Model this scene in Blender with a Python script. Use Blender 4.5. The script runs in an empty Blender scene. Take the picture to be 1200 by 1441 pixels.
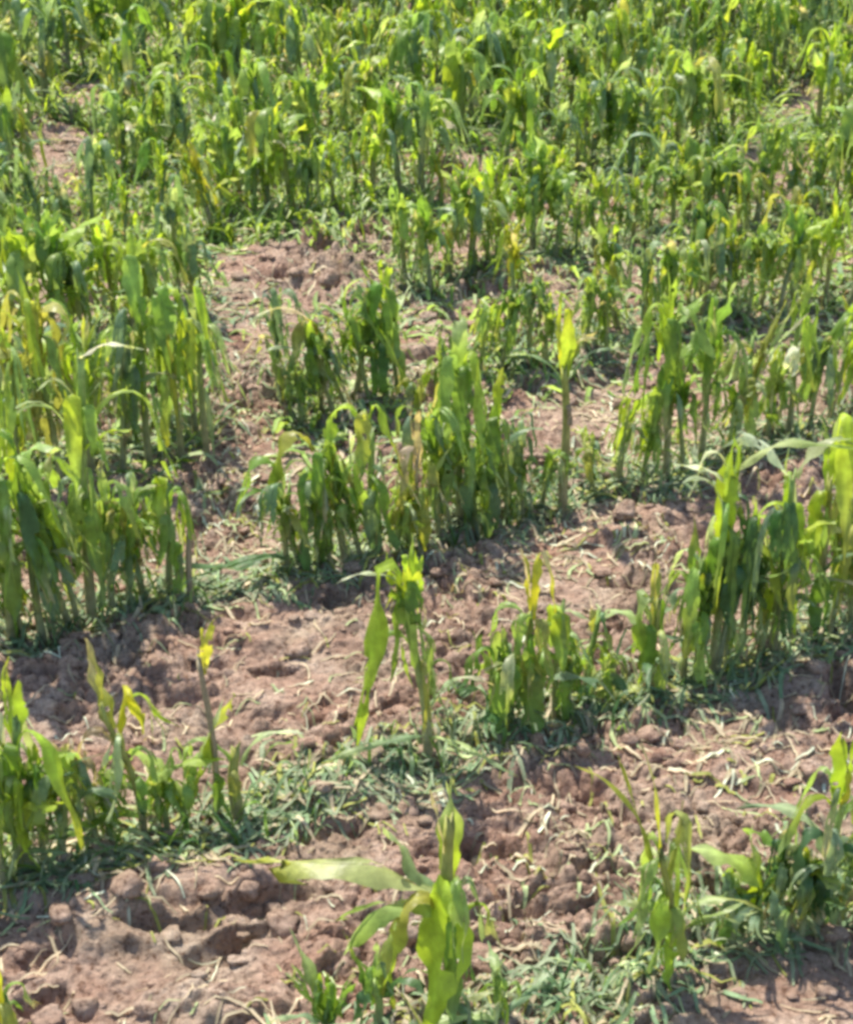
import bpy, math, random
import numpy as np
R = math.radians
sc = bpy.context.scene
col = sc.collection

# ---------------------------------------------------------------- camera
CAM_H, FPX, VH, W0, H0 = 2.2, 2400.0, -650.0, 1200.0, 1441.0
PITCH = math.atan((H0/2-VH)/FPX)
cd = bpy.data.cameras.new('camera'); cam = bpy.data.objects.new('camera', cd); col.objects.link(cam)
cd.sensor_fit = 'HORIZONTAL'; cd.sensor_width = 36; cd.lens = 36*FPX/W0
cd.clip_start = 0.05; cd.clip_end = 1000
cam.location = (0, 0, CAM_H); cam.rotation_euler = (math.pi/2-PITCH, 0, 0)
sc.camera = cam
# ---------------------------------------------------------------- sky, sun, exposure
SUN_EL, SUN_AZ = R(60), R(-30)       # azimuth clockwise from +Y (the viewing direction)
w = bpy.data.worlds.new('World'); sc.world = w; w.use_nodes = True
nt = w.node_tree; bg = nt.nodes['Background']
sky = nt.nodes.new('ShaderNodeTexSky'); sky.sky_type = 'NISHITA'; sky.sun_disc = False
sky.sun_elevation = SUN_EL; sky.sun_rotation = SUN_AZ
nt.links.new(sky.outputs[0], bg.inputs[0]); bg.inputs[1].default_value = 0.15
sd = bpy.data.lights.new('sun', 'SUN'); sd.energy = 4.6; sd.angle = R(1.2); sd.color = (1, .93, .82)
so = bpy.data.objects.new('sun', sd); col.objects.link(so)
so.rotation_euler = (math.pi/2-SUN_EL, 0, -SUN_AZ + math.pi)
# lamp shines along its -Z: the line above tips it so that light comes from azimuth SUN_AZ
so.location = (0, 0, 10)
sc.view_settings.view_transform = 'Standard'; sc.view_settings.look = 'None'
sc.view_settings.exposure = 0.93; sc.view_settings.gamma = 1
sc.cycles.filter_width = 3.6
sc.cycles.max_bounces = 6; sc.cycles.transmission_bounces = 4; sc.cycles.diffuse_bounces = 3

# ---------------------------------------------------------------- camera geometry helpers
cp, sp = math.cos(PITCH), math.sin(PITCH)
def at(px, py, z=0.0):
    x = (px-W0/2)/FPX; y = -(py-H0/2)/FPX
    dy = cp+y*sp; dz = -sp+y*cp
    t = (z-CAM_H)/dz
    return x*t, dy*t
def proj(x, y, z=0.0):
    zz = z-CAM_H
    d = y*cp-zz*sp; u = y*sp+zz*cp
    return W0/2+FPX*x/d, H0/2-FPX*u/d
def height_of(px, pyb, pyt):
    x, y = at(px, pyb); lo, hi = 0.0, 1.5
    for _ in range(30):
        m = (lo+hi)/2
        if proj(x, y, m)[1] > pyt: lo = m
        else: hi = m
    return lo

# ---------------------------------------------------------------- noise for the soil
def sstep(a, b, t):
    u = np.clip((t-a)/(b-a+1e-9), 0, 1); return u*u*(3-2*u)
def hsh(ix, iy, s):
    a = (ix.astype(np.int64)*374761393 + iy.astype(np.int64)*668265263 + s*974634777) & 0xffffffff
    a = ((a ^ (a >> 13))*1274126177) & 0xffffffff
    a = a ^ (a >> 16)
    return (a & 0xffffff)/float(0x1000000)
def vnoise(x, y, s):
    ix = np.floor(x); iy = np.floor(y); fx = x-ix; fy = y-iy
    fx = fx*fx*(3-2*fx); fy = fy*fy*(3-2*fy)
    a = hsh(ix, iy, s); b = hsh(ix+1, iy, s); c = hsh(ix, iy+1, s); d = hsh(ix+1, iy+1, s)
    return (a*(1-fx)+b*fx)*(1-fy)+(c*(1-fx)+d*fx)*fy
def clods(x, y, s):
    """rounded lumps of random size and height, 0..1"""
    ix = np.floor(x); iy = np.floor(y); out = np.zeros_like(x)
    for dx in (-1, 0, 1):
        for dy in (-1, 0, 1):
            cx = ix+dx; cy = iy+dy
            qx = cx+hsh(cx, cy, s); qy = cy+hsh(cx, cy, s+1)
            rad = 0.45+0.55*hsh(cx, cy, s+2); hh = hsh(cx, cy, s+3)
            el = 0.6+0.8*hsh(cx, cy, s+4)
            d2 = ((x-qx)**2*el+(y-qy)**2/el)/rad**2
            h = (0.25+0.75*hh)*np.clip(1-d2, 0, 1)**0.45*np.clip(rad, 0, 1)
            out = np.maximum(out, h)
    return out
def facets(x, y, s, crack=.12):
    """tilted angular lumps parted by cracks, about -0.5..0.5"""
    ix = np.floor(x); iy = np.floor(y); f1 = np.full(x.shape, 9.0); f2 = np.full(x.shape, 9.0); v = np.zeros_like(x)
    for dx in (-1, 0, 1):
        for dy in (-1, 0, 1):
            cx = ix+dx; cy = iy+dy; ex = x-cx-hsh(cx, cy, s); ey = y-cy-hsh(cx, cy, s+1)
            d = ex*ex+ey*ey; val = hsh(cx, cy, s+2)-.5+ex*(hsh(cx, cy, s+3)-.5)*1.3+ey*(hsh(cx, cy, s+4)-.6)*1.3
            n = d < f1; f2 = np.where(n, f1, np.minimum(f2, d)); v = np.where(n, val, v); f1 = np.where(n, d, f1)
    e = np.sqrt(f2)-np.sqrt(f1)
    return v*np.clip(e/.12+.2, 0, 1)-.55*np.clip(1-e/crack, 0, 1)
# hollows and cracks seen in the bare strips: px, py, radius x, radius y (m), depth, turn
HOLES = [(385, 932, .05, .022, .045, 0), (340, 850, .05, .025, .03, .2), (475, 828, .03, .02, .03, 0), (390, 990, .04, .02, .03, .1),
         (440, 1005, .03, .02, .03, 0), (320, 1310, .07, .03, .06, .5), (375, 1245, .06, .03, .05, .4), (240, 1290, .07, .02, .04, .1),
         (470, 1160, .08, .025, .03, .3), (650, 1190, .03, .03, .05, 0), (750, 1290, .03, .02, .035, 0), (880, 820, .05, .025, .045, 0),
         (1195, 970, .05, .05, .06, 0), (820, 550, .05, .03, .05, 0), (605, 500, .08, .05, .06, 0), (600, 545, .06, .04, .06, 0),
         (60, 1330, .05, .03, .04, .3), (60, 1395, .04, .03, .05, 0), (800, 1110, .09, .02, .035, .3), (700, 1200, .08, .02, .03, .1),
         (870, 1150, .04, .015, .03, -.5), (260, 860, .05, .03, .04, 0), (160, 910, .05, .03, .03, 0), (720, 1170, .04, .02, .03, 0),
         (400, 385, .1, .05, .05, 0), (120, 420, .1, .06, .06, 0), (650, 240, .1, .08, .07, 0), (500, 345, .15, .05, .05, 0),
         (900, 690, .06, .03, .05, -.6), (20, 1270, .1, .03, .03, .2), (950, 1400, .12, .02, .025, .35)]
MOUNDS = [(230, 1240, .16, .06, .03, .3), (150, 1300, .16, .07, .025, .3), (450, 1120, .14, .05, .025, .3), (430, 880, .16, .07, .03, .2),
          (380, 540, .16, .08, .03, .5), (1050, 1080, .2, .08, .02, .2), (860, 740, .12, .06, .03, .2), (300, 1400, .1, .05, .025, 0)]
SP = []
for (px, py, a, b, dep, rt) in HOLES: SP.append((*at(px, py), a, b, -dep, rt))
for (px, py, a, b, dep, rt) in MOUNDS: SP.append((*at(px, py), a, b, dep, rt))
FLAT = [(*at(1060, 1085), .34, .14), (*at(1120, 1400), .22, .12), (*at(560, 1110), .2, .06), (*at(250, 1225), .12, .05)]
ROW_S = 0.48
def row_y(k, x):
    y0 = {1: 2.04, 2: 2.84, 3: 3.78, 4: 4.66, 5: 5.5}.get(k, 5.5+.86*(k-5))
    return y0+ROW_S*x
def height(x, y):
    x = np.asarray(x, float); y = np.asarray(y, float)
    wx = x+.03*(vnoise(x*14, y*14, 1)-.5)+.012*(vnoise(x*45, y*45, 2)-.5)
    wy = y+.03*(vnoise(x*14, y*14, 3)-.5)+.012*(vnoise(x*45, y*45, 4)-.5)
    h = .045*(vnoise(x*2.3, y*2.3, 5)-.5)+.022*(vnoise(x*6, y*6, 6)-.5)
    rough = .3+1.35*sstep(.3, .75, vnoise(x*3.1+7, y*3.1, 8))
    for (fx, fy, fa, fb) in FLAT: rough = rough*(1-.72*np.clip(1.4-((x-fx)/fa)**2-((y-fy)/fb)**2, 0, 1))
    h = h+rough*(.014*clods(wx*9.5, wy*11, 20)+.010*clods(wx*19, wy*22, 40)+.010*clods(wx*36, wy*40, 60)+.006*clods(wx*75, wy*80, 80)+.017*facets(wx*8, wy*11, 110, .16)+.011*facets(wx*19, wy*24, 120, .18)+.0042*facets(wx*48, wy*56, 130))
    h = h-.03*np.clip(.35-np.abs(vnoise(wx*8, wy*9, 91)-.5)*6, 0, 1)*rough-.035*np.clip(vnoise(wx*13+3, wy*15, 92)-.72, 0, 1)*4*rough
    h = h+.006*(vnoise(x*70, y*70, 11)-.5)+.003*(vnoise(x*160, y*160, 12)-.5)
    w1 = 1.6*(vnoise(wx*22, wy*26, 93)-.5)+.8*(vnoise(wx*50, wy*55, 94)-.5)
    for (cx, cy, a, b, dep, rt) in SP:
        dx = wx-cx; dy = wy-cy; c, s = math.cos(rt), math.sin(rt)
        u = (dx*c+dy*s)/a; v = (-dx*s+dy*c)/b
        r2 = u*u+v*v+w1
        h = h+dep*np.clip(1.15-r2*.7, 0, 1)**(0.7 if dep < 0 else 1.2)
    return h-.02
def h1(x, y): return float(height(np.array([x]), np.array([y]))[0])

# ---------------------------------------------------------------- materials
def new_mat(name):
    m = bpy.data.materials.new(name); m.use_nodes = True
    n = m.node_tree; n.nodes.clear(); return m, n.nodes, n.links
def soil_mat(name, gain=.93):
    m, N, L = new_mat(name)
    out = N.new('ShaderNodeOutputMaterial'); b = N.new('ShaderNodeBsdfPrincipled'); L.new(b.outputs[0], out.inputs[0])
    tc = N.new('ShaderNodeTexCoord')
    def noise(scale, det, rough=.6):
        t = N.new('ShaderNodeTexNoise'); t.inputs['Scale'].default_value = scale; t.inputs['Detail'].default_value = det
        t.inputs['Roughness'].default_value = rough; L.new(tc.outputs['Object'], t.inputs['Vector']); return t
    def ramp(src, stops):
        r = N.new('ShaderNodeValToRGB'); e = r.color_ramp.elements
        e[0].position, e[0].color = stops[0][0], (*stops[0][1], 1); e[1].position, e[1].color = stops[-1][0], (*stops[-1][1], 1)
        for p, c in stops[1:-1]: q = e.new(p); q.color = (*c, 1)
        L.new(src, r.inputs[0]); return r
    def mix(f, a, c, mode='MIX'):
        x = N.new('ShaderNodeMix'); x.data_type = 'RGBA'; x.blend_type = mode
        if isinstance(f, float): x.inputs[0].default_value = f
        else: L.new(f, x.inputs[0])
        L.new(a, x.inputs[6]); L.new(c, x.inputs[7]); return x.outputs[2]
    g = gain
    a = ramp(noise(9, 8).outputs[0], [(.32, (.29*g, .165*g, .115*g)), (.5, (.45*g, .315*g, .235*g)), (.64, (.62*g, .49*g, .39*g))])
    rr = ramp(noise(3.1, 4).outputs[0], [(.38, (.44*g, .36*g, .26*g)), (.5, (.54*g, .39*g, .305*g)), (.66, (.43*g, .235*g, .165*g))])
    gr = ramp(noise(60, 6, .75).outputs[0], [(.36, (.34, .26, .22)), (.47, (.84, .83, .81)), (.70, (1.18, 1.17, 1.14))])
    c = mix(.45, a.outputs[0], rr.outputs[0]); c = mix(1.0, c, gr.outputs[0], 'MULTIPLY')
    L.new(c, b.inputs['Base Color'])
    b.inputs['Roughness'].default_value = .95; b.inputs['Specular IOR Level'].default_value = .15
    bp = N.new('ShaderNodeBump'); bp.inputs['Strength'].default_value = 1; bp.inputs['Distance'].default_value = .012
    L.new(noise(140, 8, .7).outputs[0], bp.inputs['Height'])
    vo = N.new('ShaderNodeTexVoronoi'); vo.inputs['Scale'].default_value = 60; L.new(tc.outputs['Object'], vo.inputs['Vector'])
    b2 = N.new('ShaderNodeBump'); b2.inputs['Strength'].default_value = .8; b2.inputs['Distance'].default_value = .008; b2.invert = True
    L.new(vo.outputs['Distance'], b2.inputs['Height']); L.new(bp.outputs[0], b2.inputs['Normal']); L.new(b2.outputs[0], b.inputs['Normal'])
    return m
def leaf_mat(name, trans=.5, rough=.42, spec=.4, fibre=True):
    m, N, L = new_mat(name)
    out = N.new('ShaderNodeOutputMaterial'); at_ = N.new('ShaderNodeAttribute'); at_.attribute_name = 'tint'
    tc = N.new('ShaderNodeTexCoord'); t = N.new('ShaderNodeTexNoise'); t.inputs['Scale'].default_value = 38; t.inputs['Detail'].default_value = 5
    L.new(tc.outputs['Object'], t.inputs['Vector'])
    r = N.new('ShaderNodeMapRange'); r.inputs['From Min'].default_value = .3; r.inputs['From Max'].default_value = .7
    r.inputs['To Min'].default_value = .68; r.inputs['To Max'].default_value = 1.22; L.new(t.outputs[0], r.inputs['Value'])
    mx = N.new('ShaderNodeMix'); mx.data_type = 'RGBA'; mx.blend_type = 'MULTIPLY'; mx.inputs[0].default_value = 1
    L.new(at_.outputs['Color'], mx.inputs[6]); L.new(r.outputs[0], mx.inputs[7])
    b = N.new('ShaderNodeBsdfPrincipled'); L.new(mx.outputs[2], b.inputs['Base Color'])
    b.inputs['Roughness'].default_value = rough; b.inputs['Specular IOR Level'].default_value = spec
    bp = N.new('ShaderNodeBump'); bp.inputs['Strength'].default_value = .35; bp.inputs['Distance'].default_value = .003
    t2 = N.new('ShaderNodeTexNoise'); t2.inputs['Scale'].default_value = 120; L.new(tc.outputs['Object'], t2.inputs['Vector'])
    L.new(t2.outputs[0], bp.inputs['Height']); L.new(bp.outputs[0], b.inputs['Normal'])
    if trans > 0:
        tr = N.new('ShaderNodeBsdfTranslucent')
        hs = N.new('ShaderNodeMix'); hs.data_type = 'RGBA'; hs.blend_type = 'MULTIPLY'; hs.inputs[0].default_value = 1
        L.new(mx.outputs[2], hs.inputs[6]); hs.inputs[7].default_value = (1.5, 1.42, .75, 1)
        L.new(hs.outputs[2], tr.inputs['Color'])
        ms = N.new('ShaderNodeMixShader'); ms.inputs[0].default_value = trans
        L.new(b.outputs[0], ms.inputs[1]); L.new(tr.outputs[0], ms.inputs[2]); L.new(ms.outputs[0], out.inputs[0])
    else: L.new(b.outputs[0], out.inputs[0])
    return m
M_SOIL = soil_mat('dry_soil'); M_CLOD = soil_mat('soil_clod', .98)
M_LEAF = leaf_mat('maize_leaf', .5); M_STALK = leaf_mat('maize_stalk', .12, .5)
M_LIT = leaf_mat('leaf_litter', .25, .6, .3)
C = {'g': (.17, .285, .045), 'b': (.33, .45, .045), 'y': (.44, .46, .05), 'p': (.38, .46, .22), 's': (.50, .42, .28),
     'd': (.085, .175, .065), 'w': (.56, .60, .44), 'o': (.31, .33, .075), 't': (.33, .28, .18), 'k': (.19, .285, .145), 'm': (.26, .38, .09), 'q': (.25, .30, .18)}

# ---------------------------------------------------------------- mesh plumbing
def mesh_from(name, V, F, cols=None, mat=None, smooth=True):
    """V (n,3), F (m,4) quads (a triangle repeats its last index)"""
    me = bpy.data.meshes.new(name)
    V = np.asarray(V, np.float32); F = np.asarray(F, np.int32)
    me.vertices.add(len(V)); me.vertices.foreach_set('co', V.ravel())
    me.loops.add(F.size); me.loops.foreach_set('vertex_index', F.ravel())
    me.polygons.add(len(F)); me.polygons.foreach_set('loop_start', np.arange(0, F.size, F.shape[1], dtype=np.int32))
    me.update(calc_edges=True)
    if smooth: me.polygons.foreach_set('use_smooth', np.ones(len(F), bool))
    if cols is not None:
        ca = me.color_attributes.new('tint', 'FLOAT_COLOR', 'POINT')
        cc = np.ones((len(V), 4), np.float32); cc[:, :3] = cols; ca.data.foreach_set('color', cc.ravel())
    if mat: me.materials.append(mat)
    return me
def link(name, me, parent=None):
    o = bpy.data.objects.new(name, me); col.objects.link(o)
    if parent: o.parent = parent
    return o
def tag(o, label, cat, group=None, kind=None):
    if label: o['label'] = label
    if cat: o['category'] = cat
    if group: o['group'] = group
    if kind: o['kind'] = kind
    return o

# leaf kinds: start angle from vertical, end angle, centre of the bend, half width of the bend
KIND = {'up': (4, 14, .5, .5), 'lean': (14, 38, .5, .5), 'arch': (28, 112, .5, .45), 'out': (50, 98, .4, .4), 'flop': (24, 165, .26, .2),
        'snap': (10, 172, .2, .09), 'hang': (95, 174, .12, .12), 'lie': (62, 96, .12, .12), 'flat': (66, 106, .4, .4), 'trail': (6, 174, .12, .07), 'curl': (20, 235, .5, .5), 'spike': (5, 22, .6, .4), 'fold': (8, 177, .42, .08)}
def leaf_geo(rng, kind, z0, az, L, wd, c, tip=None, splits=None, roll=0.0, fold=.35, base=(0, 0), r0=.006):
    a0, a1, bc, bw = KIND[kind]
    a0 += rng.uniform(-5, 5); a1 += rng.uniform(-7, 7)
    if splits is None: splits = rng.choice([0, 0, 1, 1, 2, 3])
    n = 16
    c = np.array(C[c] if isinstance(c, str) else c); tc_ = np.array(C[tip] if tip else c)
    cvar = rng.uniform(.82, 1.18); c = c*cvar*np.array([rng.uniform(.92, 1.1), 1, rng.uniform(.8, 1.3)])
    V = []; F = []; K = []; off = 0
    ks = splits+1
    cuts = [-1]+sorted(rng.uniform(-.75, .75) for _ in range(splits))+[1]
    ts = rng.uniform(.18, .5)
    wob = rng.uniform(0, 6); azd = rng.uniform(-.5, .5)
    for si in range(ks):
        u0, u1 = cuts[si], cuts[si+1]
        tend = 1.0 if splits == 0 else rng.uniform(.6, 1.0)
        da = rng.uniform(-42, 34) if splits else 0; dz = (rng.uniform(-.5, .5) if splits else 0)+.35*(u0+u1)/2*(1 if splits else 0)
        m = 4 if splits == 0 else 2
        t = np.linspace(0, tend, n+1)
        g = sstep(ts, 1, t)
        ang = np.radians(a0+(a1-a0)*sstep(bc-bw, bc+bw, t)+da*g)
        azz = az+azd*t+dz*g*1.3
        ds = L/n*tend
        st = np.sin(ang); ct = np.cos(ang)
        D = np.stack([st*np.cos(azz), st*np.sin(azz), ct], 1)
        P = np.vstack([[0, 0, 0], np.cumsum(D[:-1]*ds, 0)])+np.array([base[0]+r0*math.cos(az), base[1]+r0*math.sin(az), z0])
        S = np.stack([-np.sin(azz), np.cos(azz), 0*azz], 1)
        rl = roll*t+rng.uniform(-.8, .8)*g
        Nn = np.cross(S, D)
        S2 = S*np.cos(rl)[:, None]+Nn*np.sin(rl)[:, None]; N2 = np.cross(S2, D)
        pin = 1-.28*(.5+.5*np.sin(t*rng.uniform(7, 16)+rng.uniform(0, 6)))*rng.random()
        wp = pin*(.42+.58*sstep(0, .3, t))*(1-sstep(.55 if splits == 0 else .7, 1.02, t)*rng.uniform(.75, 1))
        if kind in ('snap', 'flop', 'trail'): wp = wp*(.38+.62*sstep(bc-.12, bc+.28, t))
        elif rng.random() < .35: wp = (.5+.5*sstep(0, .3, t))*(1-.25*t)     # torn straight off
        us = np.linspace(u0, u1, m+1)
        gap = 1-.12*g if splits else 1
        for i, u in enumerate(us):
            uu = (u-(u0+u1)/2)*gap+(u0+u1)/2
            wv = .16*wd*np.sin(t*15+wob+u*2)*abs(u)+.10*wd*np.sin(t*8+wob*2)
            jag = rng.uniform(-.06, .06) if 0 < i < m else rng.uniform(-.12, .05)
            ww = wd/2*wp*(1+np.array([rng.uniform(-.24, .08) for _ in t])*(1 if i in (0, m) else .15))
            pts = P+S2*(uu*ww)[:, None]+N2*((fold*abs(u)*ww)+wv)[:, None]
            pts[-1] += D[-1]*L*jag*1.5
            V.append(pts)
            e = (sstep(.35, 1, t)*.9)[:, None]
            mid = 1+.25*(1-min(1, abs(u)*4)) if m == 4 else 1
            K.append((c*(1-e)+tc_*e)*mid)
        for i in range(m):
            for j in range(n):
                if j > 3 and rng.random() < .02: continue
                a = off+i*(n+1)+j; F.append((a, a+1, a+n+2, a+n+1))
        off += (m+1)*(n+1)
    V = np.vstack(V); K = np.vstack(K)
    # broken blades come to rest on the soil, they never sink through it
    return V, np.array(F), K
def stalk_geo(rng, H, r, lean=(0, 0), cb='t', ct='m', crook=.01):
    n, s = 12, 8; V = []; F = []; K = []
    ph = rng.uniform(0, 6)
    nodes = [rng.uniform(.1, .25), rng.uniform(.35, .5), rng.uniform(.6, .8)]
    c0 = np.array(C[cb]); c1 = np.array(C[ct])
    for i in range(n+1):
        t = i/n; z = -.03+(H+.03)*t
        cx = lean[0]*t*t*H+crook*math.sin(t*4+ph)*t; cy = lean[1]*t*t*H+crook*math.cos(t*3.3+ph)*t
        rr = r*(1.1-.45*t)*(1+.16*max(0, 1-min(abs(t-q) for q in nodes)*14))
        for k in range(s):
            a = 2*math.pi*k/s
            dz = rng.uniform(-.02, .025) if i == n else 0
            V.append((cx+rr*math.cos(a), cy+rr*math.sin(a), z+dz)); K.append((c0*(1-t)**1.5+c1*(1-(1-t)**1.5))*rng.uniform(.9, 1.1))
    for i in range(n):
        for k in range(s):
            a = i*s+k; b = i*s+(k+1) % s; F.append((a, b, b+s, a+s))
    c = len(V); V.append((cx, cy, z-.01)); K.append(c1*.7)
    for k in range(s): F.append((n*s+k, n*s+(k+1) % s, c, c))
    F = [f for f in F]
    return np.array(V), np.array(F), np.array(K)
def add_stalk(root, g):
    V, F, K = g
    q = F[F[:, 2] != F[:, 3]]; t3 = F[F[:, 2] == F[:, 3]][:, :3]
    me = bpy.data.meshes.new('stalk')
    me.from_pydata([tuple(v) for v in V], [], [tuple(int(i) for i in f) for f in q]+[tuple(int(i) for i in f) for f in t3])
    me.polygons.foreach_set('use_smooth', np.ones(len(me.polygons), bool))
    ca = me.color_attributes.new('tint', 'FLOAT_COLOR', 'POINT'); cc = np.ones((len(V), 4), np.float32); cc[:, :3] = K
    ca.data.foreach_set('color', cc.ravel()); me.materials.append(M_STALK)
    return link('stalk', me, root)
def skirt(rng, H, n, tone=None, vigor=1.0, top=.85):
    """blades broken near their collar and hanging down round the stalk"""
    out = []; a = rng.uniform(0, 6.28)
    for i in range(n):
        f = rng.uniform(.42, max(top, .8)); a += 2.4+rng.uniform(-.7, .7); z = H*f*.8
        kind = rng.choice(['flop', 'snap', 'flop', 'hang', 'snap'])
        L = z*rng.uniform(.75, 1.25) if kind != 'hang' else z*rng.uniform(.6, .95)
        L = max(L, .07)
        cc = tone if tone and rng.random() < .5 else rng.choice(['g', 'm', 'm', 'b', 'k', 'p', 'g', 'o'] if f > .45 else ['g', 'k', 'g', 'k', 'm', 'p'])
        out.append((kind, z, a, L, min(rng.uniform(.016, .038)*vigor, .17*L), cc, rng.choice([None, None, None, 'y', 's', 'b', 'p', 'k', 'b']), dict(splits=rng.choice([1, 2, 2, 3, 4]))))
    return out
def rand_leaves(rng, H, vigor=1.0, tone=None):
    """leaf list for a hail-beaten plant of height H: (kind, z, az, length, width, colour, tip)"""
    out = skirt(rng, H, rng.randint(9, 13), tone, vigor, 1.0)
    for q in range(rng.randint(3, 5)):      # withered lower leaves
        out.append((rng.choice(['hang', 'flop', 'arch', 'out']), H*rng.uniform(.12, .36), rng.uniform(0, 6.28), rng.uniform(.06, .14), rng.uniform(.008, .018), rng.choice(['k', 'p', 'm', 't', 'g']), rng.choice([None, 's', 'p']), dict(splits=rng.choice([0, 1, 2]))))
    a = rng.uniform(0, 6.28)
    for i in range(rng.randint(2, 4)):
        a += 2.4+rng.uniform(-.6, .6); f = rng.uniform(.3, .95)
        kind = rng.choice(['arch', 'lean', 'curl', 'out', 'arch', 'fold'])
        out.append((kind, H*f*.8, a, min(.24, rng.uniform(.25, .5)*H), rng.uniform(.018, .04)*vigor, tone if tone and rng.random() < .4 else rng.choice(['g', 'm', 'm', 'b', 'k', 'p', 'b']), rng.choice([None, None, 's', 'b', 'p'])))
    for i in range(rng.randint(4, 7)):
        a += 2.2
        out.append((rng.choice(['up', 'up', 'spike', 'lean', 'lean']), H*rng.uniform(.45, .68), a, H*rng.uniform(.24, .38), rng.uniform(.014, .032)*vigor,
                    tone or rng.choice(['b', 'b', 'm', 'm', 'm', 'p']), rng.choice([None, 'y', 's', 'b', 'b'])))
    return out
def make_plant(x, y, H, leaves, rng, rad=.009, sfrac=.72, lean=(0, 0), label=None, group=None, cb='t', ct='m', name='maize_plant', rz=0.0, tilt=11, tilt_left=0.0):
    root = bpy.data.objects.new(name, None); col.objects.link(root)
    root.empty_display_size = .05
    gz = h1(x, y)
    root.location = (x, y, gz)
    tl = rng.uniform(0, R(tilt)); ta = rng.uniform(0, 6.28); root.rotation_euler = (tl*math.cos(ta), tl*math.sin(ta)+tilt_left, rz)
    tag(root, label, 'maize plant' if name == 'maize_plant' else name.replace('_', ' '), group)
    sg = stalk_geo(rng, H*sfrac, rad, lean, cb, ct)
    add_stalk(root, sg)
    for lf in leaves:
        kind, z, az, L, wd, c, tip = lf[:7]; ex = lf[7] if len(lf) > 7 else {}
        tt = min(1, z/(H*sfrac)); base = (lean[0]*tt*tt*H*sfrac, lean[1]*tt*tt*H*sfrac)
        V, F, K = leaf_geo(rng, kind, z, az, L, wd, c, tip, base=base, r0=rad*.7, **ex)
        low = -.005+.012*np.random.RandomState(int(rng.random()*1e6)).rand(len(V))
        V[:, 2] = np.maximum(V[:, 2], low)
        link('leaf', mesh_from('leaf', V, F, K, M_LEAF), root)
    return root

# ---------------------------------------------------------------- the ground: one sheet out to the horizon
def axis(parts):
    a = np.concatenate(parts); return np.unique(np.round(a, 5))
ys = [1.55]
while ys[-1] < 11.5: ys.append(ys[-1]+.0021*ys[-1])
near = np.array(ys)
yv = axis([-np.geomspace(1.2, 400, 22)[::-1]+.6, np.linspace(-.5, 1.5, 60), near, near[-1]+np.geomspace(.03, 500, 90)])
xi = np.arange(-1.0, 1.0001, .0055)
xo = [1.0]
while xo[-1] < 3.3: xo.append(xo[-1]+.0055+.0045*(xo[-1]-1))
xo = np.array(xo); xf = 3.3+np.geomspace(.04, 500, 60)
xv = axis([xi, xo, -xo, xf, -xf])
X, Y = np.meshgrid(xv, yv)
Z = height(X, Y)
far = np.clip((np.hypot(X, Y-6)-14)/20, 0, 1); Z = Z*(1-far)
nx, ny = len(xv), len(yv)
idx = np.arange(nx*ny).reshape(ny, nx)
F = np.stack([idx[:-1, :-1], idx[:-1, 1:], idx[1:, 1:], idx[1:, :-1]], -1).reshape(-1, 4)
g = link('ground', mesh_from('ground', np.stack([X, Y, Z], -1).reshape(-1, 3), F, None, M_SOIL)); g['kind'] = 'structure'

# ---------------------------------------------------------------- hand-placed plants
ORD = {1: 'nearest', 2: 'second', 3: 'third', 4: 'fourth', 5: 'fifth', 6: 'sixth', 7: 'seventh', 8: 'eighth', 9: 'ninth', 10: 'tenth', 11: 'eleventh', 12: 'twelfth', 13: 'thirteenth'}
TAKEN = []
SEED = [100]
A_ = lambda d: R(d)
def hero(px, pyb, pyt, label, leaves=None, rad=.009, sf=.72, lean=(0, 0), row=None, cb='t', ct='m', extra=0, tone=None, vigor=1.0, name='maize_plant', bare=False, slump=0.0):
    """leaves: (kind, height fraction, azimuth in degrees, length m, width m, colour, tip colour[, options]); azimuth 180 = left, 270 = nearer"""
    SEED[0] += 1; rng = random.Random(SEED[0])
    x, y = at(px, pyb); H = height_of(px, pyb, pyt)
    lv = []
    for lf in (leaves or []):
        lv.append((lf[0], lf[1]*H, A_(lf[2]), lf[3], lf[4], *lf[5:]))
    if leaves is None: lv = rand_leaves(rng, H, vigor, tone)
    elif bare is False: lv += skirt(rng, H, 6+extra, tone, vigor*.9, min(.85, sf))
    TAKEN.append((x, y))
    return make_plant(x, y, H, lv, rng, rad, sf, lean, label, 'maize plants of the %s row' % ORD[row] if row else None, cb, ct, name, 0.0, 11 if leaves is None else 4, -slump)

# nearest row
hero(636, 1428, 1115, 'large broken maize plant with wide pale leaf folded over to the left',
     [('up', .56, 92, .20, .042, 'b', 'p', dict(splits=0, fold=.5)), ('flat', .56, 184, .40, .052, 'p', 'y', dict(splits=1, roll=.6)), ('flat', .5, 200, .22, .04, 'm', 'b', dict(splits=1, roll=.7)),
      ('trail', .54, 258, .33, .10, 'b', 'b', dict(splits=0, fold=.2)), ('flop', .50, 215, .27, .055, 'o', 'b', dict(splits=0)),
      ('spike', .74, 190, .14, .014, 's', 't'), ('lean', .40, 150, .20, .05, 'k', 'p', dict(splits=0)),
      ('hang', .45, 320, .16, .03, 'g', 'd'), ('hang', .3, 270, .14, .04, 'g', 'k'), ('lie', .04, 20, .14, .018, 'p', 'w'), ('lie', .05, 310, .12, .02, 'k', 'p')],
     rad=.013, sf=.85, row=1, ct='o')
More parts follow.
